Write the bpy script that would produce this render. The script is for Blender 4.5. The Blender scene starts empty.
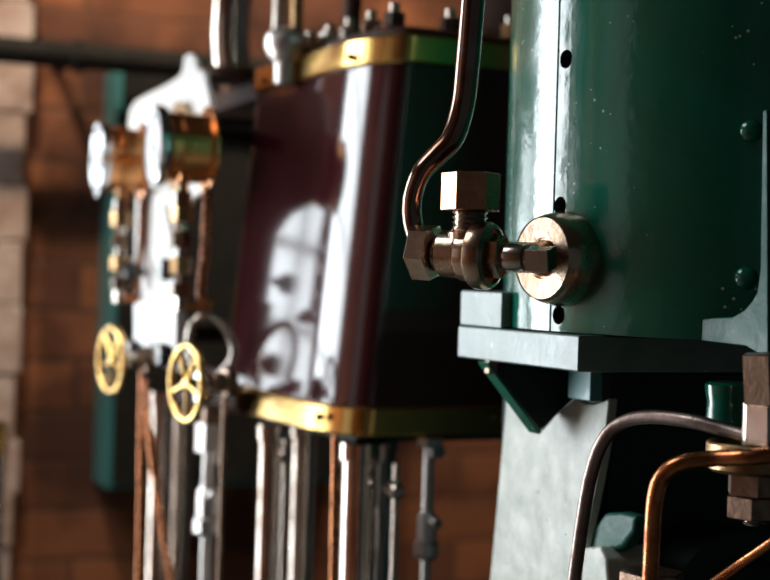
import bpy, bmesh, math, random
from mathutils import Vector as V, Matrix
random.seed(7)
scene = bpy.context.scene
C = scene.collection
PI = math.pi
# ------------------------------------------------------------------ camera frame
F = 1500.0; ROLL = 0.03; PX, PY = 385.0, 274.0; H = 1.40
TH = math.atan(645 / F); CT, ST = math.cos(TH), math.sin(TH)
def ray(px, py):
    u, v = px - PX, py - PY
    a = (u * math.cos(ROLL) + v * math.sin(ROLL)) / F
    d = (-u * math.sin(ROLL) + v * math.cos(ROLL)) / F
    return V((a * CT + ST, -a * ST + CT, -d))
CAM = V((0, 0, H))
def pD(px, py, d): return CAM + ray(px, py) * d
def pX(px, py, x): r = ray(px, py); return CAM + r * (x / r.x)
def pY(px, py, y): r = ray(px, py); return CAM + r * (y / r.y)
def cf(x, z, h=0): return V((x * CT + z * ST, -x * ST + z * CT, h))     # camera-frame (right, depth) -> world
cam = bpy.data.cameras.new('camera'); co = bpy.data.objects.new('camera', cam); C.objects.link(co)
cam.sensor_width = 36; cam.lens = F * 36 / 770; cam.shift_y = -16 / 770
co.matrix_world = Matrix.Translation(CAM) @ Matrix.Rotation(-TH, 4, 'Z') @ Matrix.Rotation(PI / 2, 4, 'X') @ Matrix.Rotation(ROLL, 4, 'Z')
cam.dof.use_dof = True; cam.dof.focus_distance = 1.22; cam.dof.aperture_fstop = 4.2
cam.clip_start = 0.02
scene.camera = co
# ------------------------------------------------------------------ materials
def mat(name, col, rough=.4, metal=0, coat=0, var=None, vscale=8, vamt=.5, bump=0, bscale=40, rvar=.0, coat_rough=.08, spec=.5):
    m = bpy.data.materials.new(name); m.use_nodes = True
    nt = m.node_tree; N = nt.nodes; L = nt.links; b = N['Principled BSDF']
    b.inputs['Base Color'].default_value = (*col, 1); b.inputs['Roughness'].default_value = rough
    b.inputs['Metallic'].default_value = metal; b.inputs['Coat Weight'].default_value = coat
    b.inputs['Coat Roughness'].default_value = coat_rough; b.inputs['Specular IOR Level'].default_value = spec
    tc = N.new('ShaderNodeTexCoord')
    if var or rvar:
        n = N.new('ShaderNodeTexNoise'); n.inputs['Scale'].default_value = vscale; n.inputs['Detail'].default_value = 6
        n.inputs['Roughness'].default_value = .65
        L.new(tc.outputs['Object'], n.inputs['Vector'])
        if var:
            r = N.new('ShaderNodeValToRGB'); r.color_ramp.elements[0].position = .5 - .22 * (1 - vamt) - .12; r.color_ramp.elements[1].position = .72
            r.color_ramp.elements[0].color = (*col, 1); r.color_ramp.elements[1].color = (*var, 1)
            L.new(n.outputs['Fac'], r.inputs['Fac']); L.new(r.outputs['Color'], b.inputs['Base Color'])
        if rvar:
            mr = N.new('ShaderNodeMapRange'); mr.inputs['To Min'].default_value = max(.02, rough - rvar); mr.inputs['To Max'].default_value = rough + rvar
            mr.inputs['From Min'].default_value = .3; mr.inputs['From Max'].default_value = .7
            L.new(n.outputs['Fac'], mr.inputs['Value']); L.new(mr.outputs['Result'], b.inputs['Roughness'])
    if bump:
        n2 = N.new('ShaderNodeTexNoise'); n2.inputs['Scale'].default_value = bscale; n2.inputs['Detail'].default_value = 4
        L.new(tc.outputs['Object'], n2.inputs['Vector'])
        bp = N.new('ShaderNodeBump'); bp.inputs['Strength'].default_value = bump; bp.inputs['Distance'].default_value = .004
        L.new(n2.outputs['Fac'], bp.inputs['Height']); L.new(bp.outputs['Normal'], b.inputs['Normal'])
        if coat: L.new(bp.outputs['Normal'], b.inputs['Coat Normal'])
    return m
M = {}
M['green'] = mat('green_enamel', (.0, .125, .075), .2, 0, .4, (.0, .07, .042), 5, .5, .2, 38, .1, .08)
def chips(m, col=(.30, .42, .36), scale=95, most=.2):
    nt = m.node_tree; N = nt.nodes; L = nt.links; b = N['Principled BSDF']
    tc = N.new('ShaderNodeTexCoord'); vo = N.new('ShaderNodeTexVoronoi'); vo.inputs['Scale'].default_value = scale
    L.new(tc.outputs['Object'], vo.inputs['Vector'])
    n = N.new('ShaderNodeTexNoise'); n.inputs['Scale'].default_value = 9; L.new(tc.outputs['Object'], n.inputs['Vector'])
    mr = N.new('ShaderNodeMapRange'); mr.inputs['From Min'].default_value = .42; mr.inputs['From Max'].default_value = .72; mr.inputs['To Min'].default_value = .0; mr.inputs['To Max'].default_value = most
    L.new(n.outputs['Fac'], mr.inputs['Value'])
    lt = N.new('ShaderNodeMath'); lt.operation = 'LESS_THAN'; L.new(vo.outputs['Distance'], lt.inputs[0]); L.new(mr.outputs['Result'], lt.inputs[1])
    mx = N.new('ShaderNodeMixRGB'); src = b.inputs['Base Color'].links[0].from_socket
    L.new(lt.outputs[0], mx.inputs['Fac']); L.new(src, mx.inputs['Color1']); mx.inputs['Color2'].default_value = (*col, 1)
    L.new(mx.outputs['Color'], b.inputs['Base Color'])
chips(M['green'])
M['green_rough'] = mat('green_cast_paint', (.002, .06, .04), .45, 0, .0, (.010, .095, .07), 30, .5, .4, 60, .1, .2, spec=.25)
M['plate'] = mat('window_lit_green_paint', (.075, .13, .115), .38, 0, .25, (.14, .20, .175), 25, .5, .25, 70, .1, .25)  # green paint with pale window sheen mixed into the base colour
M['pale'] = mat('pale_iron', (.50, .52, .45), .45, 0, .15, (.27, .30, .25), 26, .5, .3, 60, .1, .3)  # light base colour with darker mottling
chips(M['pale'], (.12, .12, .10), 70, .26); chips(M['plate'], (.25, .30, .27), 60, .25)
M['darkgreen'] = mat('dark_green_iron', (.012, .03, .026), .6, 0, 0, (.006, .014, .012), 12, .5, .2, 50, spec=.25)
M['teal'] = mat('teal_painted_steel', (.06, .24, .25), .4, 0, .2, (.04, .18, .19), 6, .5)
M['black'] = mat('black_iron', (.010, .011, .011), .6, .0, 0, (.02, .018, .015), 20, .5, .2, 60, spec=.12)
M['hole'] = mat('dark_hole_iron', (.02, .022, .02), .6, .2)
M['maroon'] = mat('maroon_enamel', (.042, .006, .008), .13, 0, .35, (.035, .006, .008), 4, .5, 0, 12, .0, .05)
M['chest'] = mat('dark_brown_lagging', (.014, .007, .006), .8, 0, 0, (.022, .010, .008), 7, .5, .1, 30, spec=.1)
M['brass'] = mat('polished_brass', (.78, .50, .17), .2, 1, 0, (.60, .36, .10), 14, .4, .05, 30, .08)
M['brassdull'] = mat('worn_brass', (.48, .33, .16), .34, 1, 0, (.24, .13, .06), 40, .5, .08, 90, .1)
M['copper'] = mat('copper', (.66, .27, .11), .26, 1, 0, (.30, .10, .045), 50, .5, .08, 120, .08)
M['bronze'] = mat('bronze_fitting', (.62, .49, .38), .24, 1, 0, (.36, .21, .12), 45, .5, .06, 120, .08)
M['steel'] = mat('polished_steel', (.62, .58, .53), .2, 1, 0, (.40, .33, .27), 30, .4, .04, 60, .06)
M['satin'] = mat('satin_steel', (.74, .72, .70), .36, 1, 0, (.58, .55, .52), 20, .4)
M['column'] = mat('polished_column_steel', (.72, .64, .57), .11, 1, 0, (.34, .26, .2), 12, .4)
M['pipe'] = mat('dark_browned_pipe', (.25, .20, .18), .11, 1, 0, (.20, .09, .05), 22, .5, .03, 60, .03)
M['greypipe'] = mat('grey_steel_pipe', (.33, .28, .26), .36, 1, 0, (.18, .12, .10), 60, .5, .15, 140, .08)
M['rust'] = mat('brown_nut_steel', (.34, .25, .19), .36, 1, 0, (.16, .09, .055), 60, .5, .15, 120, .08)
M['cappernut'] = mat('copper_brown_nut', (.60, .30, .18), .28, 1, 0, (.42, .16, .07), 60, .5, .06, 140, .08)
M['coverbrown'] = mat('brown_cover_metal', (.06, .026, .014), .6, 0, 0, (.03, .016, .01), 18, .5, .1, 40, spec=.15)
M['gaugecopper'] = mat('lacquered_copper', (.82, .34, .13), .24, 1, 0, (.76, .38, .15), 18, .5, .04, 60, .05)
M['whitemetal'] = mat('white_painted_panel', (.82, .82, .80), .35, 0, .2, (.70, .70, .68), 8, .5)
M['dial'] = mat('white_dial', (.62, .64, .65), .45, 0, 0)
M['bezel'] = mat('chrome_bezel', (.60, .62, .64), .15, 1)
M['knob'] = mat('black_knob', (.012, .012, .014), .18, 0, .5)
M['plaster'] = mat('whitewashed_stone', (.58, .48, .44), .8, 0, 0, (.24, .13, .09), 11, .5, .6, 30)
M['floor'] = mat('stone_floor', (.18, .165, .14), .7, 0, 0, (.06, .05, .04), 4, .5, .2, 30)
M['ceil'] = mat('dark_ceiling_boards', (.05, .035, .025), .8, 0, 0, (.03, .02, .015), 4, .5)
M['wood'] = mat('painted_window_wood', (.30, .28, .25), .5)
M['bed'] = mat('green_bed_iron', (.015, .05, .042), .4, 0, .2, (.01, .03, .026), 9, .5, .1, 40)

def brick_mat():
    m = bpy.data.materials.new('red_brick'); m.use_nodes = True; nt = m.node_tree; N = nt.nodes; L = nt.links; b = N['Principled BSDF']
    tc = N.new('ShaderNodeTexCoord'); mp = N.new('ShaderNodeMapping'); mp.inputs['Rotation'].default_value = (PI / 2, 0, 0)
    L.new(tc.outputs['Object'], mp.inputs['Vector'])
    nz = N.new('ShaderNodeTexNoise'); nz.inputs['Scale'].default_value = 6; L.new(tc.outputs['Object'], nz.inputs['Vector'])
    mixv = N.new('ShaderNodeMixRGB'); mixv.inputs['Fac'].default_value = .03
    L.new(mp.outputs['Vector'], mixv.inputs['Color1']); L.new(nz.outputs['Color'], mixv.inputs['Color2'])
    br = N.new('ShaderNodeTexBrick'); br.inputs['Scale'].default_value = 1
    br.inputs['Brick Width'].default_value = .30; br.inputs['Row Height'].default_value = .105; br.inputs['Mortar Size'].default_value = .007
    br.inputs['Mortar Smooth'].default_value = .4; br.inputs['Bias'].default_value = -.1
    br.inputs['Color1'].default_value = (.30, .105, .042, 1); br.inputs['Color2'].default_value = (.12, .042, .022, 1); br.inputs['Mortar'].default_value = (.15, .06, .03, 1)
    L.new(mixv.outputs['Color'], br.inputs['Vector'])
    n2 = N.new('ShaderNodeTexNoise'); n2.inputs['Scale'].default_value = 4.2; n2.inputs['Detail'].default_value = 5; L.new(tc.outputs['Object'], n2.inputs['Vector'])
    rp = N.new('ShaderNodeValToRGB'); rp.color_ramp.elements[0].position = .40; rp.color_ramp.elements[0].color = (.22, .17, .15, 1)
    rp.color_ramp.elements[1].position = .58; rp.color_ramp.elements[1].color = (1, 1, 1, 1)
    L.new(n2.outputs['Fac'], rp.inputs['Fac'])
    mx = N.new('ShaderNodeMixRGB'); mx.blend_type = 'MULTIPLY'; mx.inputs['Fac'].default_value = .85
    L.new(br.outputs['Color'], mx.inputs['Color1']); L.new(rp.outputs['Color'], mx.inputs['Color2']); L.new(mx.outputs['Color'], b.inputs['Base Color'])
    b.inputs['Roughness'].default_value = .85
    bp = N.new('ShaderNodeBump'); bp.inputs['Strength'].default_value = .6; bp.inputs['Distance'].default_value = .01
    L.new(br.outputs['Fac'], bp.inputs['Height']); bp.invert = True; L.new(bp.outputs['Normal'], b.inputs['Normal'])
    return m
M['brick'] = brick_mat()
def glass_mat():
    m = bpy.data.materials.new('window_glass'); m.use_nodes = True; nt = m.node_tree; N = nt.nodes; L = nt.links
    N.remove(N['Principled BSDF']); t = N.new('ShaderNodeBsdfTransparent'); g = N.new('ShaderNodeBsdfGlossy'); g.inputs['Roughness'].default_value = .02
    mx = N.new('ShaderNodeMixShader'); mx.inputs['Fac'].default_value = .06
    L.new(t.outputs[0], mx.inputs[1]); L.new(g.outputs[0], mx.inputs[2]); L.new(mx.outputs[0], N['Material Output'].inputs['Surface'])
    return m
M['glass'] = glass_mat()
# ------------------------------------------------------------------ mesh helpers
def basis(ax):
    ax = V(ax).normalized(); up = V((0, 0, 1)) if abs(ax.z) < .9 else V((1, 0, 0))
    a = ax.cross(up).normalized(); return ax, a, ax.cross(a).normalized()
class MB:
    def __init__(s): s.bm = bmesh.new()
    def box(s, x0, x1, y0, y1, z0, z1):
        return s.prism([V((x0, y0, z0)), V((x1, y0, z0)), V((x1, y1, z0)), V((x0, y1, z0))], V((0, 0, z1 - z0)))
    def prism(s, pts, ext):
        b = s.bm; a = [b.verts.new(p) for p in pts]; c = [b.verts.new(V(p) + V(ext)) for p in pts]; n = len(pts)
        b.faces.new(a[::-1]); b.faces.new(c)
        for i in range(n): b.faces.new((a[i], a[(i + 1) % n], c[(i + 1) % n], c[i]))
        return s
    def lathe(s, o, ax, prof, seg=40, rot=0, closed=False):
        o = V(o); ax, a, c = basis(ax); b = s.bm; rings = []
        for r, t in prof:
            if r < 1e-6: rings.append([b.verts.new(o + ax * t)])
            else: rings.append([b.verts.new(o + ax * t + (a * math.cos(rot + 2 * PI * k / seg) + c * math.sin(rot + 2 * PI * k / seg)) * r) for k in range(seg)])
        pr = list(zip(rings[:-1], rings[1:]))
        if closed: pr.append((rings[-1], rings[0]))
        for p, q in pr:
            for k in range(seg):
                k2 = (k + 1) % seg
                if len(p) == 1 and len(q) == 1: continue
                if len(p) == 1: b.faces.new((p[0], q[k2], q[k]))
                elif len(q) == 1: b.faces.new((p[k], p[k2], q[0]))
                else: b.faces.new((p[k], p[k2], q[k2], q[k]))
        if not closed:
            if len(rings[0]) > 1: b.faces.new(rings[0][::-1])
            if len(rings[-1]) > 1: b.faces.new(rings[-1])
        return s
    def cyl(s, p0, p1, r, seg=32, ch=0):
        p0, p1 = V(p0), V(p1); l = (p1 - p0).length
        prof = [(r, 0), (r, l)] if not ch else [(r - ch, 0), (r, ch), (r, l - ch), (r - ch, l)]
        return s.lathe(p0, p1 - p0, prof, seg)
    def hexa(s, p0, p1, r, rot=0, ch=.12, n=6):
        p0, p1 = V(p0), V(p1); l = (p1 - p0).length; c = r * ch
        return s.lathe(p0, p1 - p0, [(r - c, 0), (r, c * .6), (r, l - c * .6), (r - c, l)], n, rot)
    def thread(s, p0, p1, r, pitch=.0025, d=.0012, seg=24):
        p0, p1 = V(p0), V(p1); l = (p1 - p0).length; n = max(2, int(l / pitch)); prof = []
        for i in range(n): prof += [(r - d, l * i / n), (r, l * (i + .5) / n)]
        prof.append((r - d, l)); return s.lathe(p0, p1 - p0, prof, seg)
    def ball(s, o, r, sc=(1, 1, 1), n=16):
        bmesh.ops.create_uvsphere(s.bm, u_segments=n * 2, v_segments=n, radius=r, matrix=Matrix.Translation(V(o)) @ Matrix.Diagonal((*sc, 1))); return s
    def dome(s, o, ax, r, h, n=10, seg=28):
        return s.lathe(o, ax, [(r * math.cos(PI / 2 * i / n), h * math.sin(PI / 2 * i / n)) for i in range(n)] + [(0, h)], seg)
    def tube(s, pts, r, seg=18, sub=10, radii=None, closed=False):
        pts = [V(p) for p in pts]; path = []; rr = []; n = len(pts)
        R = radii or [r] * n
        rng = n if closed else n - 1
        for i in range(rng):
            if closed: p0, p1, p2, p3 = (pts[(i + j) % n] for j in (-1, 0, 1, 2))
            else: p0, p1, p2, p3 = pts[max(i - 1, 0)], pts[i], pts[i + 1], pts[min(i + 2, n - 1)]
            for k in range(sub):
                t = k / sub
                path.append(.5 * ((2 * p1) + (p2 - p0) * t + (2 * p0 - 5 * p1 + 4 * p2 - p3) * t * t + (3 * p1 - p0 - 3 * p2 + p3) * t ** 3))
                rr.append(R[i] * (1 - t) + R[(i + 1) % n] * t)
        if not closed: path.append(pts[-1]); rr.append(R[-1])
        b = s.bm; m = len(path); rings = []; prev = None
        for i, p in enumerate(path):
            tg = (path[(i + 1) % m] - path[i - 1]) if closed else (path[min(i + 1, m - 1)] - path[max(i - 1, 0)])
            tg.normalize()
            if prev is None: _, a, _ = basis(tg)
            else: a = (prev - tg * prev.dot(tg)).normalized()
            prev = a; c = tg.cross(a)
            rings.append([b.verts.new(p + (a * math.cos(2 * PI * k / seg) + c * math.sin(2 * PI * k / seg)) * rr[i]) for k in range(seg)])
        prs = list(zip(rings[:-1], rings[1:]))
        if closed: prs.append((rings[-1], rings[0]))
        for p, q in prs:
            for k in range(seg): b.faces.new((p[k], p[(k + 1) % seg], q[(k + 1) % seg], q[k]))
        if not closed: b.faces.new(rings[0][::-1]); b.faces.new(rings[-1])
        return s
def wloc(o):
    l = V((0, 0, 0))
    while o: l += o.location; o = o.parent
    return l
def obj(name, mb, m, parent=None, bevel=0, sharp=34, segs=2):
    bm = mb.bm; bmesh.ops.recalc_face_normals(bm, faces=bm.faces)
    lo = V((min(v.co[i] for v in bm.verts) for i in range(3))); hi = V((max(v.co[i] for v in bm.verts) for i in range(3))); c = (lo + hi) / 2
    for v in bm.verts: v.co -= c
    for f in bm.faces: f.smooth = True
    for e in bm.edges:
        if len(e.link_faces) == 2 and e.calc_face_angle(0) > math.radians(sharp): e.smooth = False
    me = bpy.data.meshes.new(name); bm.to_mesh(me); bm.free(); me.materials.append(M[m])
    o = bpy.data.objects.new(name, me); C.objects.link(o)
    if parent: o.parent = parent; o.location = c - wloc(parent)
    else: o.location = c
    if bevel:
        bv = o.modifiers.new('bevel', 'BEVEL'); bv.width = bevel; bv.segments = segs; bv.limit_method = 'ANGLE'; bv.angle_limit = math.radians(30)
        bv.harden_normals = True
    return o
def tag(o, label, cat, group=None):
    o['label'] = label; o['category'] = cat
    if group: o['group'] = group
    return o
def thing(name, loc, label, cat, group=None):
    o = bpy.data.objects.new(name, None); C.objects.link(o); o.location = loc; o.empty_display_size = .03
    return tag(o, label, cat, group)
def struct(name, mb, m, parent=None, bevel=0):
    o = obj(name, mb, m, parent, bevel)
    if not parent: o['kind'] = 'structure'
    return o
def cross_section(bm_fn): pass

# ------------------------------------------------------------------ the room
WY = 3.25; WX = -2.3; TOP = 3.0; BED = .62
# windows in the far wall (left of the frame) and in the left wall
w = MB()
W1 = (-.36, .40, .98, 1.78); W2 = (-2.2, -.46, .2, 2.55)
w.box(WX - .3, W2[0], WY, WY + .35, 0, TOP)
for a0, a1, z0, z1 in (W1, W2): w.box(a0, a1, WY, WY + .35, 0, z0); w.box(a0, a1, WY, WY + .35, z1, TOP)
w.box(W2[1], W1[0], WY, WY + .35, 0, TOP); w.box(W1[1], 4.6, WY, WY + .35, 0, TOP)
struct('wall_back', w, 'brick')
w = MB()
W3 = (1.15, 2.15, .9, 2.5)
w.box(WX - .3, WX, -2.5, W3[0], 0, TOP); w.box(WX - .3, WX, W3[1], WY, 0, TOP); w.box(WX - .3, WX, W3[0], W3[1], 0, W3[2]); w.box(WX - .3, WX, W3[0], W3[1], W3[3], TOP)
struct('wall_left', w, 'brick')
struct('floor', MB().box(WX - .3, 4.6, -2.5, WY + .35, -.1, 0), 'floor')
K = (-1.5, -.2, 1.25, 2.55)
w = MB(); w.box(WX - .3, K[0], -2.5, WY + .35, TOP, TOP + .1); w.box(K[1], 4.6, -2.5, WY + .35, TOP, TOP + .1)
w.box(K[0], K[1], -2.5, K[2], TOP, TOP + .1); w.box(K[0], K[1], K[3], WY + .35, TOP, TOP + .1)
struct('ceiling', w, 'ceil')
def added_skylight(energy):  # added roof opening, put in to light the fittings from above
    f = MB(); t = .04; x0, x1, y0, y1 = K
    f.box(x0, x1, y0, y0 + t, TOP, TOP + .08); f.box(x0, x1, y1 - t, y1, TOP, TOP + .08); f.box(x0, x0 + t, y0 + t, y1 - t, TOP, TOP + .08); f.box(x1 - t, x1, y0 + t, y1 - t, TOP, TOP + .08)
    for i in range(1, 4): x = x0 + (x1 - x0) * i / 4; f.box(x - .015, x + .015, y0 + t, y1 - t, TOP + .01, TOP + .06)
    fo = struct('window_4', f, 'wood')
    obj('pane', MB().box(x0 + t, x1 - t, y0 + t, y1 - t, TOP + .062, TOP + .066), 'glass', fo)
    L = bpy.data.lights.new('daylight', 'AREA'); L.shape = 'RECTANGLE'; L.size = x1 - x0; L.size_y = y1 - y0; L.energy = energy; L.color = (.95, .97, 1)  # area lamp over the added roof opening
    lo = bpy.data.objects.new('daylight', L); C.objects.link(lo); lo.location = ((x0 + x1) / 2, (y0 + y1) / 2, TOP + .2)
def window(n, horiz, a0, a1, z0, z1, nx, nz, energy, tint):
    pos = WY + .12 if horiz else WX - .12
    def bx(mb, u0, u1, d0, d1, q0, q1):
        if horiz: mb.box(u0, u1, pos + d0, pos + d1, q0, q1)
        else: mb.box(pos - d1, pos - d0, u0, u1, q0, q1)
    f = MB(); t = .045
    bx(f, a0, a1, 0, .05, z0, z0 + t); bx(f, a0, a1, 0, .05, z1 - t, z1); bx(f, a0, a0 + t, 0, .05, z0 + t, z1 - t); bx(f, a1 - t, a1, 0, .05, z0 + t, z1 - t)
    for i in range(1, nx): x = a0 + (a1 - a0) * i / nx; bx(f, x - .012, x + .012, .01, .04, z0 + t, z1 - t)
    for j in range(1, nz): z = z0 + (z1 - z0) * j / nz; bx(f, a0 + t, a1 - t, .012, .038, z - .012, z + .012)
    fo = struct('window_%d' % n, f, 'wood')
    g = MB(); bx(g, a0 + t, a1 - t, .022, .026, z0 + t, z1 - t); obj('pane', g, 'glass', fo)
    L = bpy.data.lights.new('daylight', 'AREA'); L.shape = 'RECTANGLE'; L.size = (a1 - a0); L.size_y = (z1 - z0); L.energy = energy; L.color = tint
    lo = bpy.data.objects.new('daylight', L); C.objects.link(lo)
    if horiz: lo.location = ((a0 + a1) / 2, pos + .12, (z0 + z1) / 2); lo.rotation_euler = (-PI / 2, 0, 0)
    else: lo.location = (pos - .12, (a0 + a1) / 2, (z0 + z1) / 2); lo.rotation_euler = (0, -PI / 2, 0); L.size, L.size_y = (z1 - z0), (a1 - a0)
window(1, True, *W1, 3, 4, 13, (.88, .95, 1))
window(2, True, *W2, 5, 6, 235, (.88, .95, 1))
window(3, False, *W3, 4, 5, 2.2, (1, .95, .88))
added_skylight(45)
# two added ceiling spotlights, put in to warm and brighten the brick wall
def spotlight(p, aim, energy, label):
    p = V(p); d = (V(aim) - p).normalized()
    t = thing('added_ceiling_spotlight', (p.x, p.y, TOP), label, 'lamp', 'added ceiling spotlights')
    obj('bracket', MB().cyl(p, (p.x, p.y, TOP), .012, 16), 'black', t)
    obj('lamp_shade', MB().lathe(p - d * .08, d, [(.03, 0), (.05, .02), (.06, .16), (.057, .16), (.046, .03), (0, .03)], 32), 'black', t)
    L = bpy.data.lights.new('added_spot_lamp', 'SPOT'); L.energy = energy; L.spot_size = math.radians(95); L.spot_blend = .8; L.shadow_soft_size = .04; L.color = (1, .80, .58)
    o = bpy.data.objects.new('added_spot_lamp', L); C.objects.link(o); o.location = p + d * .085; o.rotation_euler = d.to_track_quat('-Z', 'Y').to_euler()
spotlight((.15, 2.35, 2.8), (.75, WY, 1.5), 85, 'added black ceiling spotlight aimed at the brick wall above the cabinet')
spotlight((1.5, 2.3, 2.8), (1.4, WY, 1.4), 60, 'added black ceiling spotlight aimed at the brick wall behind the green engine')
# whitewashed jamb at the left edge of the frame
def quoin():
    mb = MB(); z = 0; k = 0
    while z < TOP - .02:
        h = random.uniform(.10, .17); h = min(h, TOP - z)
        x1 = pY(random.uniform(14, 27), 250, WY).x
        mb.box(.41 + random.uniform(0, .02), x1, WY - .055 - random.uniform(0, .012), WY, z, z + h - .0005); z += h; k += 1
    return mb
struct('trim_1', quoin(), 'plaster', bevel=.006)

# ------------------------------------------------------------------ bed plates the engines stand on
def bed(x0, x1, y0, y1, label):
    t = thing('engine_bed', ((x0 + x1) / 2, (y0 + y1) / 2, 0), label, 'engine bed')
    obj('plinth', MB().box(x0 + .03, x1 - .03, y0 + .03, y1 - .03, 0, BED - .06), 'bed', t, .01)
    obj('bed_plate', MB().box(x0, x1, y0, y1, BED - .06, BED), 'bed', t, .006)
bed(.45, 1.5, .8, 2.75, 'dark green iron bed under both steam engines')

# ------------------------------------------------------------------ GREEN ENGINE
cc = cf(.343, 1.42); CR = .23; ZB = 1.3545
ge = thing('steam_engine', (cc.x, cc.y, BED), 'large glossy green steam engine cylinder on a thick plate and pale leg', 'steam engine')
XP = .640
# cladding: two sheets meeting at a seam, ground plan swept upwards
ang_seam = None
def cyl_hit(px, py):
    r = ray(px, py); ox, oy = -cc.x, -cc.y
    a = r.x ** 2 + r.y ** 2; b = 2 * (ox * r.x + oy * r.y); c_ = ox * ox + oy * oy - CR * CR
    t = (-b - math.sqrt(b * b - 4 * a * c_)) / (2 * a); p = CAM + r * t; n = V((p.x - cc.x, p.y - cc.y, 0)).normalized(); return p, n
ps, ns = cyl_hit(556, 150); a0 = math.atan2(ns.y, ns.x)
pts = []
NS = 180
for k in range(NS):
    a = a0 + 2 * PI * k / NS; rr = CR
    if k == 0:
        for da, dr in ((-.0075, 0), (-.0070, -.005), (-.0015, -.005)): pts.append(V((cc.x + math.cos(a + da) * (CR + dr), cc.y + math.sin(a + da) * (CR + dr), ZB)))
    pts.append(V((cc.x + math.cos(a) * rr, cc.y + math.sin(a) * rr, ZB)))
cl = obj('cylinder_cladding', MB().prism(pts, V((0, 0, .52))), 'green', ge, .0006, 20)
cl.data.materials.append(M['hole'])
cut = MB()
for px, py in ((566, 59), (560, 206), (558.5, 315)):
    p, n = cyl_hit(px, py); cut.cyl(p - n * .012, p + n * .02, .0082, 24)
bmesh.ops.recalc_face_normals(cut.bm, faces=cut.bm.faces)
cme = bpy.data.meshes.new('cut'); cut.bm.to_mesh(cme); cut.bm.free(); cme.materials.append(M['hole'])
cob = bpy.data.objects.new('cut', cme); C.objects.link(cob)
bo = cl.modifiers.new('holes', 'BOOLEAN'); bo.object = cob; bo.operation = 'DIFFERENCE'; bo.solver = 'EXACT'
bo.material_mode = 'TRANSFER'
bpy.context.view_layer.update()
dg = bpy.context.evaluated_depsgraph_get(); me2 = bpy.data.meshes.new_from_object(cl.evaluated_get(dg))
cl.modifiers.clear(); cl.data = me2; bpy.data.objects.remove(cob)
for px, py in ((751, 131), (746, 278)):
    p, n = cyl_hit(px, py); obj('rivet', MB().dome(p - n * .001, n, .0095, .008), 'green', ge)
obj('base_plate', MB().prism([pX(579, 335.5, XP), pX(458, 325.5, XP), pX(458, 325.5, XP) + V((.48, 0, 0)), pX(579, 335.5, XP) + V((.48, 0, 0))], V((0, 0, -.0305))), 'plate', ge, .002)
zt = pX(458, 325.5, XP).z + .0005
ya, yb = pX(500, 300, XP).y, pX(458.5, 300, XP).y
obj('end_block', MB().box(XP + .002, XP + .05, ya, yb, zt, zt + .034), 'plate', ge, .002)
zu = zt - .032
YG = 1.245
g = [pY(486, 362, YG), pY(540, 431, YG), pY(612, 362, YG)]
for p in (g[0], g[2]): p.z = zu
obj('gusset', MB().prism(g, V((0, .012, 0))), 'darkgreen', ge, .001)  # dark colour stands for shade on the front of this green plate
nd = V((g[1].z - g[0].z, 0, g[0].x - g[1].x)).normalized()
if nd.x > 0: nd = -nd
obj('gusset_lit_edge', MB().prism([g[0] + V((0, -.004, 0)), g[1] + V((0, -.004, 0)), g[1] + nd * .004 + V((0, -.004, 0)), g[0] + nd * .004 + V((.004, -.004, -.001))], V((0, .02, 0))), 'green', ge)  # bright green strip added to stand for the gusset's lit edge
XL = .722
prof = [(506, 400), (520, 410), (542, 430), (556, 414), (575, 398), (583, 403), (593, 404), (603, 401), (609, 398), (606, 428), (597, 480), (587, 530), (579, 575)]
pp = [pX(a, b, XL) for a, b in prof]
e0, e1 = pX(490, 575, XL), pX(506, 400, XL)
k = (BED - e0.z) / (e1.z - e0.z); bl = e0 + (e1 - e0) * k
br = pX(579, 575, XL); k = (BED - br.z) / (pX(597, 480, XL).z - br.z); brr = br + (pX(597, 480, XL) - br) * k
obj('leg', MB().prism(pp + [brr, bl], V((.010, 0, 0))), 'pale', ge, .002)
b0, b1 = pX(567, 398, .705), pX(590, 398, .705)
obj('spacer_block', MB().box(.705, .718, b1.y, b0.y, b0.z, zu + .002), 'teal', ge, .002)
hb = pD(484, 362, 1.40); hb.z = zu
obj('plate_bolt', MB().hexa(hb + V((0.01, 0, .002)), hb + V((.01, 0, -.011)), .008), 'rust', ge)
# cast bracket on the front of the cylinder
XB = .712
prof = [(701, 341), (702, 319), (714, 317.5), (732, 317), (744, 310), (752, 301), (757, 292), (760, 270), (762.5, 110), (767, 110), (768, 356), (757, 353), (745, 346)]
obj('bracket', MB().prism([pX(a, b, XB) for a, b in prof], V((.14, 0, 0))), 'green_rough', ge, .0012)
# dark body of the engine below the plate and the castings round its foot
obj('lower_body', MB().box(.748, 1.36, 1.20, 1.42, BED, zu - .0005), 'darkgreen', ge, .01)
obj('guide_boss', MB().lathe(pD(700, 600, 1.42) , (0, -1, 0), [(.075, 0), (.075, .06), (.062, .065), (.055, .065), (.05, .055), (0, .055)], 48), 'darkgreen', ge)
XF = .729
obj('foot_casting', MB().prism([pX(a, b, XF) for a, b in ((585, 548), (590, 530), (604, 513), (620, 512), (636, 516), (633, 532), (622, 548), (606, 557))], V((.016, .0, 0))), 'green_rough', ge, .005)
e = [pX(a, b, XF - .012) for a, b in ((582, 548), (600, 546), (606, 560), (608, 590))]
obj('foot_rib', MB().prism(e + [V((e[3].x, e[3].y, BED)), V((e[0].x, e[0].y + .01, BED))], V((.05, 0, 0))), 'pale', ge, .003)
p = pD(652, 571, 1.28)
obj('foot_nut', MB().hexa(V((p.x, p.y, BED)), p, .028, .2, .05), 'rust', ge)
obj('cover_flange', MB().lathe((cc.x, cc.y, ZB + .52), (0, 0, 1), [(CR + .02, 0), (CR + .02, .03), (CR - .03, .045), (0, .05)], 72), 'green', ge)

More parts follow.
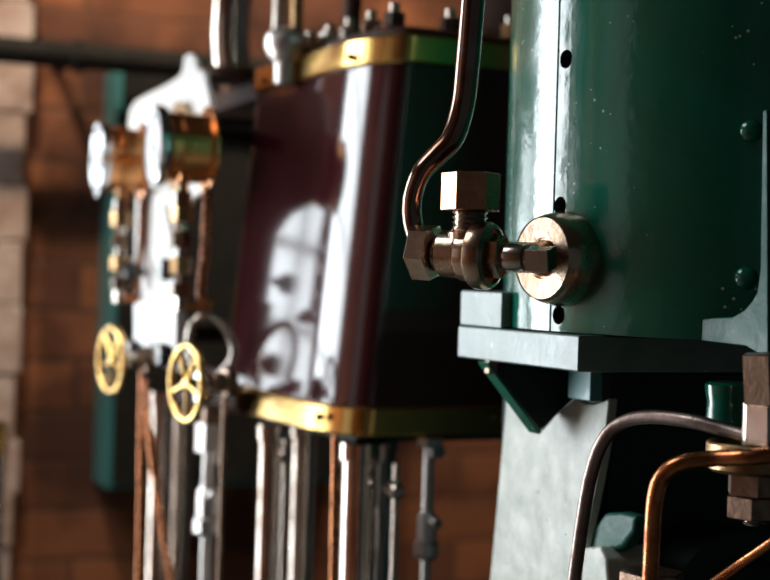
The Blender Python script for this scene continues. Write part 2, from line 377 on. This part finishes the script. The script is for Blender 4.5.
# ------------------------------------------------------------------ drain valve on the cylinder
ph = math.radians(55); ad = cf(-math.sin(ph), -math.cos(ph)).normalized()
fb = V((cc.x, cc.y, 0)) + ad * CR; fb.z = pD(575, 259, 1.26).z
dv = thing('drain_valve', fb, 'bronze drain valve with hexagon nuts bolted to the green cylinder', 'valve')
FT = .028
ff = fb + ad * FT
# plug axis runs from the union nut (far left) to the square spindle end (near right)
vc = ff + ad * .048; vx = cf(math.cos(math.radians(30)), -math.sin(math.radians(30))).normalized() + V((0, 0, -.03)); vx.normalize()
def av(t): return vc + vx * t
obj('flange', MB().lathe(fb - ad * .012, ad, [(.0405, 0), (.0408, .012), (.0405, .020), (.039, .029), (.0355, .0395), (.035, .040), (.0345, .039), (.018, .0385), (.017, .036), (0, .036)], 64), 'bronze', dv)
obj('branch', MB().lathe(ff - ad * .004, ad, [(.0155, 0), (.0155, .006), (.013, .010), (.013, .05)], 32), 'bronze', dv)
obj('valve_body', MB().lathe(av(-.056), vx, [(.0150, 0), (.0150, .003), (.0185, .0045), (.0200, .0065), (.0203, .0225), (.0190, .0232), (.0190, .0242), (.0218, .0248), (.0222, .026), (.0222, .0345), (.0262, .0358), (.0280, .0375), (.0285, .040), (.0285, .048), (.0268, .0515), (.0232, .053), (.0222, .050), (0, .050)], 56), 'bronze', dv)
obj('gland_nut', MB().hexa(av(-.008), av(.007), .0185, .35, .1), 'bronze', dv)
obj('collar', MB().lathe(av(.005), vx, [(.0108, 0), (.0118, .003), (.0118, .018), (.0108, .021), (.0075, .022), (.0075, .03)], 32), 'steel', dv)
obj('square_end', MB().hexa(av(.029), av(.050), .0128, PI / 4 + .25, .08, 4), 'steel', dv, .0008)
obj('union_nut', MB().hexa(av(-.077), av(-.057), .0245, .25, .1), 'bronze', dv)
sb = av(-.026)
obj('stem', MB().thread(sb + V((0, 0, .016)), sb + V((0, 0, .042)), .0155, .0038, .0028), 'steel', dv)
obj('stem_cone', MB().lathe(sb + V((0, 0, .008)), (0, 0, 1), [(.019, 0), (.0185, .01), (.015, .013), (.013, .016)], 32), 'bronze', dv)
cq = pD(469, 211, sb.dot(V((ST, CT, 0)))); c0 = V((sb.x, sb.y, cq.z))
cpn = obj('cap_nut', MB().hexa(c0, c0 + V((0, 0, .032)), .0248, 0, .05), 'cappernut', dv); cpn.rotation_euler.z = -TH + PI / 6 - .04
# browned pipe dropping into the valve
dn = av(-.09).dot(V((ST, CT, 0)))
path = [(494, -420, 0), (480, -60, 0), (474, -10, 0), (468, 60, 0), (463, 105, 0), (453, 138, -.002), (438, 155, .0), (423, 171, 0), (415, 188, .002), (412, 206, .004), (413, 222, .005), (417, 236, .005)]
pts = [pD(a, b, dn + d) for a, b, d in path]
pts += [av(-.068)]
pp_ = obj('steam_pipe', MB().tube(pts, .0102, 24, 12, [.0106, .0106, .0106, .0104, .0102, .0098, .0094, .0088, .0085, .0085, .0085, .0085, .0085]), 'pipe')
tag(pp_, 'dark browned pipe curving down from the top into the bronze valve', 'pipe')

# ------------------------------------------------------------------ pipework low on the right
UD = 1.13
uc = pD(756, 446, UD); ux, uy = uc.x, uc.y
def uz(py): return pD(756, py, UD).z
pu = thing('pipe_union', (ux, uy, uz(522)), 'brass disc union with stacked steel nuts at the right edge', 'pipe fitting')
def uo(a, b): return V((ux, uy, uz(a))), V((ux, uy, uz(b)))
obj('brass_disc', MB().lathe((ux, uy, uz(472)), (0, 0, 1), [(.012, 0), (.033, 0), (.037, .003), (.037, .021), (.0355, .0225), (.033, .0215), (.029, .016), (.011, .014)], 64), 'brassdull', pu)
obj('lower_nut', MB().hexa(*uo(495, 472.5), .0215, .5, .06), 'rust', pu)
obj('lock_nut', MB().hexa(*uo(518, 495), .0215, .3, .08), 'rust', pu)
obj('stud', MB().thread(*uo(525, 518), .0085, .0022, .001), 'steel', pu)
obj('union_sleeve', MB().cyl(*uo(452, 403), .011, 32), 'steel', pu)
obj('upper_nut', MB().hexa(pD(772, 445, UD - .02), pD(772, 404, UD - .02), .0185, .2, .08), 'steel', pu)
obj('top_nut', MB().hexa(pD(771, 404, UD - .015), pD(769, 353, UD - .015), .0215, .35, .08), 'rust', pu)
bb = pD(729, 426, 1.22); bt = pD(729, 384, 1.22)
obj('boss', MB().lathe(bb, bt - bb, [(.017, 0), (.019, .003), (.0178, .020), (.019, .027), (.0195, .034), (.017, .036)], 32), 'green', ge)
lp = [(566, 640, 1.27), (573, 590, 1.26), (581, 530, 1.25), (590, 478, 1.24), (602, 443, 1.23), (620, 424, 1.22), (648, 417, 1.20), (690, 421, 1.17), (728, 431, 1.15), (752, 438, 1.135)]
pts = [pD(*a) for a in lp]
o = obj('steel_pipe', MB().tube(pts, .0058, 18, 10), 'greypipe'); tag(o, 'thin grey steel pipe arching from the brass disc union down past the pale leg', 'pipe')
pts = [pD(*a) for a in ((647, 660, 1.12), (649, 610, 1.12), (652, 545, 1.115), (655, 500, 1.11), (663, 476, 1.11), (682, 463, 1.105), (715, 458.5, 1.10), (750, 457, 1.085), (790, 455, 1.08), (960, 452, 1.06))]
o = obj('copper_pipe', MB().tube(pts, .0062, 18, 10), 'copper'); tag(o, 'bright copper pipe bent square in front of the brass disc union', 'pipe')
pts = [pD(*a) for a in ((690, 602, 1.2), (712, 585, 1.19), (740, 565, 1.18), (775, 541, 1.16), (800, 524, 1.15))]
o = obj('copper_pipe', MB().tube(pts, .0046, 16, 8), 'copper'); tag(o, 'short dull copper pipe slanting up at the bottom right corner', 'pipe')

# ------------------------------------------------------------------ MAROON ENGINE
bc = pD(340, 420, 1.75); BR = math.radians(3.0)
LEAN = .036; ZT0, ZT1, ZB0, ZB1 = 1.207, 1.2425, 1.652, 1.687
me_ = thing('steam_engine', (bc.x + .25, bc.y + .2, BED), 'dark maroon steam engine with brass bands standing behind the green cylinder', 'steam engine')
def rrect(inset, z, rad=.05, wx=.52, wy=.44, n=14):
    k = (z - ZT1) / (ZB0 - ZT1); off = LEAN * k
    x0, x1, y0, y1 = off + inset, wx + inset * -1, inset, wy - inset
    r = rad - inset; P = []
    ex, ey = .046 - inset, .12 - inset
    for (cx, cy, a, rx, ry) in ((x1 - r, y1 - r, 0, r, r), (x0 + r, y1 - r, 90, r, r), (x0 + ex, y0 + ey, 180, ex, ey), (x1 - r, y0 + r, 270, r, r)):
        for i in range(n + 1):
            t = math.radians(a + 90 * i / n); P.append((cx + rx * math.cos(t), cy + ry * math.sin(t)))
    return [V((bc.x + x * math.cos(BR) - y * math.sin(BR), bc.y + x * math.sin(BR) + y * math.cos(BR), z)) for x, y in P]
def loft(rings):
    mb = MB(); b = mb.bm; R = [[b.verts.new(p) for p in r] for r in rings]; n = len(R[0])
    for p, q in zip(R[:-1], R[1:]):
        for k in range(n): b.faces.new((p[k], p[(k + 1) % n], q[(k + 1) % n], q[k]))
    b.faces.new(R[0][::-1]); b.faces.new(R[-1]); return mb
def eloc(x, y, z):
    k = (z - ZT1) / (ZB0 - ZT1); x = x + LEAN * k
    return V((bc.x + x * math.cos(BR) - y * math.sin(BR), bc.y + x * math.sin(BR) + y * math.cos(BR), z))
obj('casing', loft([rrect(.004, ZT0 + .002), rrect(.004, (ZT1 + ZB0) / 2), rrect(.004, ZB1 - .002)]), 'maroon', me_)
obj('brass_band', loft([rrect(0.001, ZT0), rrect(-.003, ZT0 + .003), rrect(-.003, ZT1 - .003), rrect(.001, ZT1)]), 'brass', me_)
obj('brass_band', loft([rrect(0.001, ZB0), rrect(-.003, ZB0 + .003), rrect(-.003, ZB1 - .003), rrect(.001, ZB1)]), 'brass', me_)
for (y, z) in ((.05, 1.227), (.30, 1.227), (.075, 1.664), (.36, 1.664)):
    p = eloc(-.003, y, z); obj('band_screw', MB().cyl(p + V((-.003, 0, 0)), p + V((.004, 0, 0)), .0045, 16), 'black', me_)
p = eloc(.21, -.003, 1.227); obj('band_screw', MB().cyl(p + V((0, -.003, 0)), p + V((0, .004, 0)), .0045, 16), 'brassdull', me_)
obj('under_flange', loft([rrect(.044, ZT0 - .012), rrect(.040, ZT0 - .009), rrect(.040, ZT0)]), 'darkgreen', me_)
obj('top_cover', loft([rrect(.012, ZB1), rrect(.012, ZB1 + .008), rrect(.018, ZB1 + .012)]), 'coverbrown', me_)
ztop = ZB1 + .012
spots = [(.035, .04 + .064 * i) for i in range(6)] + [(.11 + .085 * i, .035) for i in range(5)]
for x, y in spots:
    b = eloc(x, y, ztop)
    obj('cover_nut', MB().hexa(b, b + V((0, 0, .018)), .0135, random.random(), .1), random.choice(['steel', 'coverbrown', 'brassdull']), me_)
    obj('stud', MB().cyl(b + V((0, 0, .018)), b + V((0, 0, .03)), .0065, 16, .001), 'steel', me_)
for x, y, r in ((.30, .19, .13),):
    b = eloc(x, y, ztop)
    obj('cover_boss', MB().lathe(b, (0, 0, 1), [(r, 0), (r, .02), (r * .92, .026), (r * .6, .03), (r * .55, .09), (r * .5, .1), (0, .1)], 56), 'coverbrown', me_)
# polished cap over the band
pq = eloc(-.012, .27, 1.66); pc = pX(287, 44, pq.x)
obj('polished_cap', MB().lathe((pc.x, pc.y, pc.z - .056), (0, 0, 1), [(.011, 0), (.015, .003), (.016, .030), (.021, .036), (.028, .046), (.030, .056), (.0285, .066), (.022, .073), (.012, .077), (0, .078)], 40), 'satin', me_)
obj('cap_arm', MB().cyl((pc.x, pc.y, pc.z - .03), (pc.x + .05, pc.y, pc.z - .03), .010, 20), 'satin', me_)
# columns
def column(px, r, Y, m='column', top=ZT0 - .012, foot=True):
    p = pY(px, 500, Y)
    prof = [(r * 1.0, 0), (r, top - BED - .022), (r * 1.18, top - BED - .020), (r * 1.18, top - BED)]
    if foot: prof = [(r * 1.5, 0), (r * 1.5, .02), (r, .024)] + prof[1:]
    obj('column', MB().lathe((p.x, p.y, BED), (0, 0, 1), prof, 40), m, me_)
column(361, .025, bc.y + .055); column(385, .013, bc.y + .13, 'bed')
column(271, .0185, bc.y + .27); column(303, .017, bc.y + .30)
# valve chest behind the maroon casing, dark lagging, on the same bed
vx0 = pY(255, 300, 2.06).x
obj('valve_chest', MB().box(.80, 1.15, 2.12, 2.40, 1.235, 1.655), 'chest', me_, .012)
obj('chest_cover', MB().box(.70, 1.17, 2.12, 2.42, 1.655, 1.685), 'coverbrown', me_, .004)
obj('chest_foot', MB().box(.72, 1.17, 2.12, 2.42, 1.205, 1.235), 'coverbrown', me_, .004)
for i in range(3):
    b = V((.725, 2.15 + .1 * i, 1.685)); obj('cover_nut', MB().hexa(b, b + V((0, 0, .018)), .0135, .3 * i, .1), 'steel', me_)
column(160, .019, 2.3, top=1.205); column(180, .016, 2.33, top=1.205)
# exhaust pipe on the valve chest cover
pe = pY(233, 60, 2.2)
ep = thing('exhaust_pipe', (pe.x, pe.y, 1.685), 'wide polished exhaust pipe rising from the dark chest behind the gauges', 'pipe')
obj('pipe_flange', MB().cyl((pe.x, pe.y, 1.686), (pe.x, pe.y, 1.705), .05, 40, .003), 'coverbrown', ep)
b0 = V((pe.x, pe.y, 1.70))
obj('pipe_bend', MB().tube([b0, b0 + V((-.006, 0, .06)), b0 + V((0, 0, .13)), b0 + V((.03, 0, .2)), b0 + V((.09, 0, .26)), b0 + V((.18, 0, .28))], .030, 28, 8), 'column', ep)
for px, r, Y, m, lab in ((280, .0105, 2.0, 'steel', 'upright bright steel pipe on the maroon engine, right of the exhaust pipe'), (297, .008, 1.95, 'brassdull', 'slim dull brass pipe on the maroon engine beside the bright steel pipe'), (352, .012, 1.85, 'coverbrown', 'brown pipe rising from the middle of the maroon engine top')):
    p = pY(px, 20, Y); o = obj('riser_pipe', MB().lathe((p.x, p.y, ztop + .0005), (0, 0, 1), [(r * 1.6, 0), (r * 1.6, .014), (r, .016), (r, .25)], 28), m); tag(o, lab, 'pipe')

# thin vertical pipes and rods below the maroon casing
def vpipe(name, pts, r, m, lab, cat='pipe'):
    o = obj(name, MB().tube([pD(*a) for a in pts], r, 14, 6), m); return tag(o, lab, cat)
def down(px0, py0, px1, py1, d):
    a, b = pD(px0, py0, d), pD(px1, py1, d); k = (BED - a.z) / (b.z - a.z); return a, a + (b - a) * k
def straight(name, px0, py0, px1, py1, d, r, m, lab):
    a, b = down(px0, py0, px1, py1, d); o = obj(name, MB().cyl(a, b, r, 16), m); return tag(o, lab, 'pipe')
straight('copper_pipe', 335.5, 436, 333, 580, 1.715, .0042, 'copper', 'thin copper pipe running down from the corner of the brass band')
straight('copper_pipe', 142, 372, 139, 580, 2.06, .0042, 'copper', 'upright copper pipe below the white gauge panel')
def rod(px, d, ys, label, w):
    a = pD(px, ys[0], d); z = lambda y: pD(px, y, d).z
    t = thing('drain_rod', (a.x, a.y, BED), label, 'valve rod', 'jointed rods under the engines')
    def V2(y): return V((a.x, a.y, z(y)))
    obj('top_nut', MB().hexa(V2(ys[1]), V2(ys[0]), w * 1.25, .4, .1), 'satin', t)
    obj('side_nut', MB().hexa(V2(ys[1]) + V((.5 * w, -w * 1.1, -.004)), V2(ys[1]) + V((.5 * w, w * .6, -.004)), w * .8, .3, .1), 'satin', t)
    obj('upper_rod', MB().cyl(V2(ys[2]), V2(ys[1]), w * .55, 20), 'satin', t)
    obj('coupling', MB().lathe(V2(ys[3]), (0, 0, 1), [(w * .8, 0), (w * 1.25, .006), (w * 1.25, (z(ys[2]) - z(ys[3])) * .35), (w, (z(ys[2]) - z(ys[3])) * .4), (w, (z(ys[2]) - z(ys[3])) * .9), (w * .7, (z(ys[2]) - z(ys[3])))], 8), 'satin', t)
    s = V2(ys[3]); q = V2(ys[2] + 8)
    obj('coupling_screw', MB().hexa(q + V((0, -.003, 0)), q + V((0, -.03, 0)), w * .55, 0, .1), 'satin', t)
    obj('lower_rod', MB().cyl(V((a.x, a.y, BED)), s, w * .5, 20), 'satin', t)
rod(210, 2.05, (422, 452, 486, 536), 'jointed steel rod with couplings hanging left of the round columns', .0155)
rod(430, 1.82, (437, 447, 512, 560), 'jointed steel rod with coupling beside the brick under the front of the maroon casing', .0125)
# small cocks
def cock(px, py, d, label, drop):
    a = pD(px, py, d); t = thing('drain_cock', V((a.x, a.y, BED)), label, 'valve', 'small drain cocks')
    obj('stand_pipe', MB().cyl(V((a.x, a.y + .02, BED)), V((a.x, a.y + .02, a.z + drop)), .0045, 16), 'steel', t)
    obj('cock_body', MB().lathe(V((a.x, a.y + .03, a.z)), V((-.3, -1, 0)), [(.008, 0), (.011, .004), (.011, .016), (.0075, .018), (.0075, .026), (.009, .028), (.009, .04), (.006, .043)], 24), 'steel', t)
cock(403, 491, 1.76, 'small steel cock low between the two jointed rods', .03)
cock(291, 456, 1.95, 'small steel cock under the brass band between the round columns', .02)

# ------------------------------------------------------------------ GAUGE PANEL
XG = .575
gp = thing('gauge_panel', V((XG, 2.18, 1.2)), 'white gauge panel with arched top left of the maroon engine', 'gauge panel')
outl = [(128, 122), (130, 108), (136, 100), (150, 92), (166, 84), (178, 76), (182, 70), (184, 56), (189, 53), (194, 58), (196, 68), (203, 72), (208, 95), (212, 120), (212, 165), (206, 188), (190, 200), (181, 222), (181, 300), (180, 345), (178, 372), (160, 366), (138, 358), (134, 340), (134, 280), (136, 200), (130, 150)]
obj('back_plate', MB().prism([pX(a, b, XG) for a, b in outl], V((.008, 0, 0))), 'whitemetal', gp, .002)
for y, z in ((2.12, 1.60), (2.2, 1.30)):
    obj('panel_stay', MB().cyl((XG + .006, y, z), (.81, y, z), .012, 20), 'black', gp)
for (px, py, r) in ((127, 272, .016), (165, 270, .016), (131, 350, .016), (163, 355, .017)):
    p = pX(px + 18, py, XG)
    k = obj('valve_knob', MB().lathe(p, (-1, 0, 0), [(.006, 0), (.006, .012), (r * .8, .014), (r, .019), (r, .028), (r * .8, .034), (0, .036)], 28), 'knob', gp)
pl = [pX(a, b, XG - .008) for a, b in ((139, 290), (176, 292), (175, 346), (139, 340))]
obj('name_plate', MB().prism(pl, V((.007, 0, 0))), 'whitemetal', gp, .001)
pl = [pX(a, b, XG - .008) for a, b in ((150, 208), (164, 205), (170, 248), (155, 250))]
obj('top_plate', MB().prism(pl, V((.007, 0, 0))), 'whitemetal', gp, .001)

def gauge(px, py, rpx, label, length, face_dir):
    # px,py: centre of the dial in the photograph
    X = XG - length - .004
    c = pX(px, py, X); dep = (c - CAM).dot(V((ST, CT, 0))); r = rpx / F * dep
    ax = V(face_dir).normalized()
    t = thing('pressure_gauge', c - ax * length, label, 'pressure gauge', 'gauges on the white panel')
    o = c - ax * length
    obj('case', MB().lathe(o, ax, [(r * .5, -.003), (r * .82, -.002), (r * 1.06, 0), (r * 1.06, .005), (r * .86, .007), (r * .86, length * .5), (r * .9, length * .52), (r * .9, length * .58), (r * .86, length * .6), (r * .88, length * .8)], 56), 'gaugecopper', t)
    obj('bezel', MB().lathe(o, ax, [(r * .88, length * .78), (r * .97, length * .82), (r, length * .9), (r, length * 1.0), (r * .96, length * 1.02), (r * .92, length * 1.0), (r * .88, length * .8)], 56, 0, True), 'bezel', t)
    d = obj('dial', MB().lathe(o, ax, [(r * .91, length * .95), (r * .91, length * .985), (0, length * .985)], 56), 'dial', t)
    _, a, b = basis(ax); tk = MB(); f0 = o + ax * length * .985
    for i in range(25):
        an = math.radians(-130 + 260 * i / 24); dr = a * math.sin(an) + V((0, 0, 1)) * math.cos(an); tn = ax.cross(dr)
        l = .14 if i % 4 == 0 else .08
        p0 = f0 + dr * r * (.80 - l); tk.prism([p0 - tn * r * .008, p0 + tn * r * .008, p0 + tn * r * .008 + dr * r * l, p0 - tn * r * .008 + dr * r * l], ax * .0006)
    obj('scale_marks', tk, 'black', d)
    an = math.radians(-118); dr = a * math.sin(an) + V((0, 0, 1)) * math.cos(an); tn = ax.cross(dr)
    q = f0 + ax * .0015
    obj('needle', MB().prism([q - tn * r * .03 - dr * r * .15, q + tn * r * .03 - dr * r * .15, q + tn * r * .008 + dr * r * .68, q - tn * r * .008 + dr * r * .68], ax * .0008), 'black', d)
    # stem and siphon below
    s = o + ax * length * .45 - V((0, 0, r * .84))
    sp = MB().cyl(s, s - V((0, 0, .018)), .007, 20); obj('stem', sp, 'brassdull', t)
    z = s.z - .012; nn = 0
    for h, rr in ((.018, .0125), (.024, .0155), (.012, .009), (.020, .0135), (.014, .008), (.022, .0145), (.012, .009), (.018, .012), (.02, .008)):
        obj('siphon_nut', MB().hexa(V((s.x, s.y, z - h)), V((s.x, s.y, z)), rr, .3 * nn, .1), ['steel', 'brassdull', 'steel', 'rust'][nn % 4], t); z -= h; nn += 1
    bpt = V((s.x, s.y, z + .012))
    obj('siphon_tube', MB().tube([bpt, bpt + V((.008, 0, -.004)), bpt + V((XG - s.x + .004, 0, -.006))], .006, 14, 4), 'copper', t)
    u = V((s.x + .03, s.y - .012, 0)); obj('drain_tube', MB().tube([V((u.x, u.y, s.z + .02)), V((u.x, u.y, s.z - .08)), V((u.x - .004, u.y, s.z - .15)), V((XG + .003, u.y, s.z - .16))], .0062, 14, 6), 'copper', t)
gauge(97, 159, 37.5, 'copper-cased pressure gauge at the far left of the white panel', .072, (-1, .07, 0))
gauge(153, 146, 41, 'copper-cased pressure gauge at the near end of the white panel, closest to the maroon engine', .076, (-1, .03, 0))
pr = pX(190, 150, XG - .012); 
obj('mounting_ring', MB().lathe(pX(181, 147, XG - .003), (-1, 0, 0), [(.064, 0), (.064, .007), (.05, .008)], 48), 'brassdull', gp)

def stop_valve(px, py, rpx, label):
    c = pX(px, py, XG - .062); dep = (c - CAM).dot(V((ST, CT, 0))); r = rpx / F * dep
    ax = V((-1, -.15, 0)).normalized(); _, a, b = basis(ax)
    t = thing('stop_valve', c - ax * .055, label, 'valve', 'brass handwheel valves')
    m = 40; pts = [c + (a * math.cos(2 * PI * k / m) + b * math.sin(2 * PI * k / m)) * (r * .90) for k in range(m)]
    w = obj('handwheel', MB().tube(pts, r * .095, 12, 1, None, True), 'brass', t)
    for i in range(5):
        an = PI / 2 + 2 * PI * i / 5; d = a * math.cos(an) + b * math.sin(an)
        obj('spoke', MB().tube([c + d * r * .18, c + d * r * .55, c + d * r * .9], r * .055, 10, 3), 'brass', w)
    obj('hub', MB().lathe(c - ax * .008, ax, [(r * .16, 0), (r * .16, .009), (r * .11, .012), (0, .013)], 24), 'brass', w)
    obj('spindle', MB().cyl(c - ax * .004, c - ax * .045, .0055, 16), 'steel', t)
    obj('bonnet', MB().lathe(c - ax * .062, ax, [(.018, 0), (.018, .012), (.013, .014), (.013, .026), (.009, .03)], 28), 'rust', t)
    q = c - ax * .052; obj('tail_pipe', MB().cyl(V((q.x, q.y, BED)), V((q.x, q.y, q.z)), .0032, 14), 'rust', t)
    obj('packing_nut', MB().hexa(c - ax * .036, c - ax * .024, .0115, .2, .1), 'steel', t)
stop_valve(112, 360, 35.5, 'brass handwheel valve lower left, below the far gauge')
stop_valve(187, 383, 41.5, 'brass handwheel valve nearest the maroon engine, beside the looped pipe')
lc = [(196, 372), (190, 352), (190, 332), (197, 319), (208, 315), (220, 322), (230, 336), (234, 350), (231, 362), (222, 372), (213, 380)]
o = obj('looped_pipe', MB().tube([pD(a, b, 2.02 + .004 * i) for i, (a, b) in enumerate(lc)], .0056, 14, 6), 'steel'); tag(o, 'looped bright steel pipe above the nearer brass handwheel', 'pipe')
# cluster of fittings at the corner below the loop
fc = thing('valve_manifold', pD(212, 400, 2.05), 'dark manifold of small nuts under the looped pipe', 'pipe fitting')
a, b = pD(180, 395, 2.11), pD(246, 402, 2.0)
obj('manifold_bar', MB().cyl(a, b, .016, 24, .002), 'coverbrown', fc)
for px, py in ((211, 378), (211, 396), (225, 384), (240, 390)):
    p = pD(px, py, 2.0); obj('manifold_nut', MB().hexa(p, p + V((-.02, -.006, 0)), .0095, .3, .1), 'steel', fc)
p = pD(212, 408, 2.04); obj('manifold_drop', MB().cyl(p, V((p.x, p.y, pD(212, 424, 2.04).z)), .013, 20), 'rust', fc)
a, b = down(152, 450, 173, 590, 2.02); o = obj('copper_pipe', MB().tube([pD(147, 380, 2.03), pD(150, 440, 2.03), pD(158, 500, 2.03), b], .0042, 14, 6), 'copper'); tag(o, 'slanting copper pipe crossing in front of the leftmost round column', 'pipe')

# ------------------------------------------------------------------ cabinet and rail on the far wall
p0 = pY(106, 490, WY - .13); p1 = pY(330, 490, WY - .13); zc0 = p0.z; zc1 = pY(106, 66, WY - .13).z
cb = thing('wall_cabinet', ((p0.x + p1.x) / 2, WY, zc0), 'tall teal cabinet on the brick wall behind the gauges', 'cabinet')
obj('cabinet_body', MB().box(p0.x, p1.x + .05, WY - .12, WY - .001, zc0, zc1), 'teal', cb, .004)
obj('cabinet_door', MB().box(p0.x + .012, p1.x + .045, WY - .138, WY - .1205, zc0 + .012, zc1 - .012), 'black', cb, .003)  # black colour stands for shade on the front of the teal cabinet
ra, rb = pY(-60, 46, WY - .22), pY(215, 66, WY - .22); zr = (ra.z + rb.z) / 2
rl = thing('iron_rail', ((ra.x + rb.x) / 2, WY - .22, zr), 'black iron rail running along the brick wall at top left', 'rail')
obj('rail_tube', MB().cyl((ra.x - .3, WY - .22, zr), (rb.x + .3, WY - .22, zr), .027, 24), 'black', rl)
for px in (78, 300):
    x = pY(px, 50, WY - .22).x
    obj('rail_bracket', MB().cyl((x, WY - .22, zr), (x, WY, zr), .012, 16), 'black', rl)
    obj('bracket_collar', MB().cyl((x - .014, WY - .22, zr), (x + .014, WY - .22, zr), .034, 24, .003), 'black', rl)
# brass post low at the left edge
pb = pD(-2, 425, 2.6)
bp_ = thing('brass_post', (pb.x, pb.y, 0), 'pale post with brass cap at the bottom left edge', 'post')
obj('post', MB().lathe((pb.x, pb.y, 0), (0, 0, 1), [(.03, 0), (.03, .02), (.0135, .03), (.0135, pb.z - .05)], 28), 'steel', bp_)
obj('post_cap', MB().lathe((pb.x, pb.y, pb.z - .05), (0, 0, 1), [(.0165, 0), (.0165, .045), (.012, .055), (0, .06)], 28), 'brass', bp_)

# ------------------------------------------------------------------ world and view
wd = bpy.data.worlds.new('world'); scene.world = wd; wd.use_nodes = True
wd.node_tree.nodes['Background'].inputs['Color'].default_value = (.75, .85, .9, 1); wd.node_tree.nodes['Background'].inputs['Strength'].default_value = .05
vs = scene.view_settings
scene.display_settings.display_device = 'sRGB'
vs.view_transform = 'Standard'; vs.look = 'None'; vs.exposure = 0.0; vs.gamma = 1; vs.use_curve_mapping = False
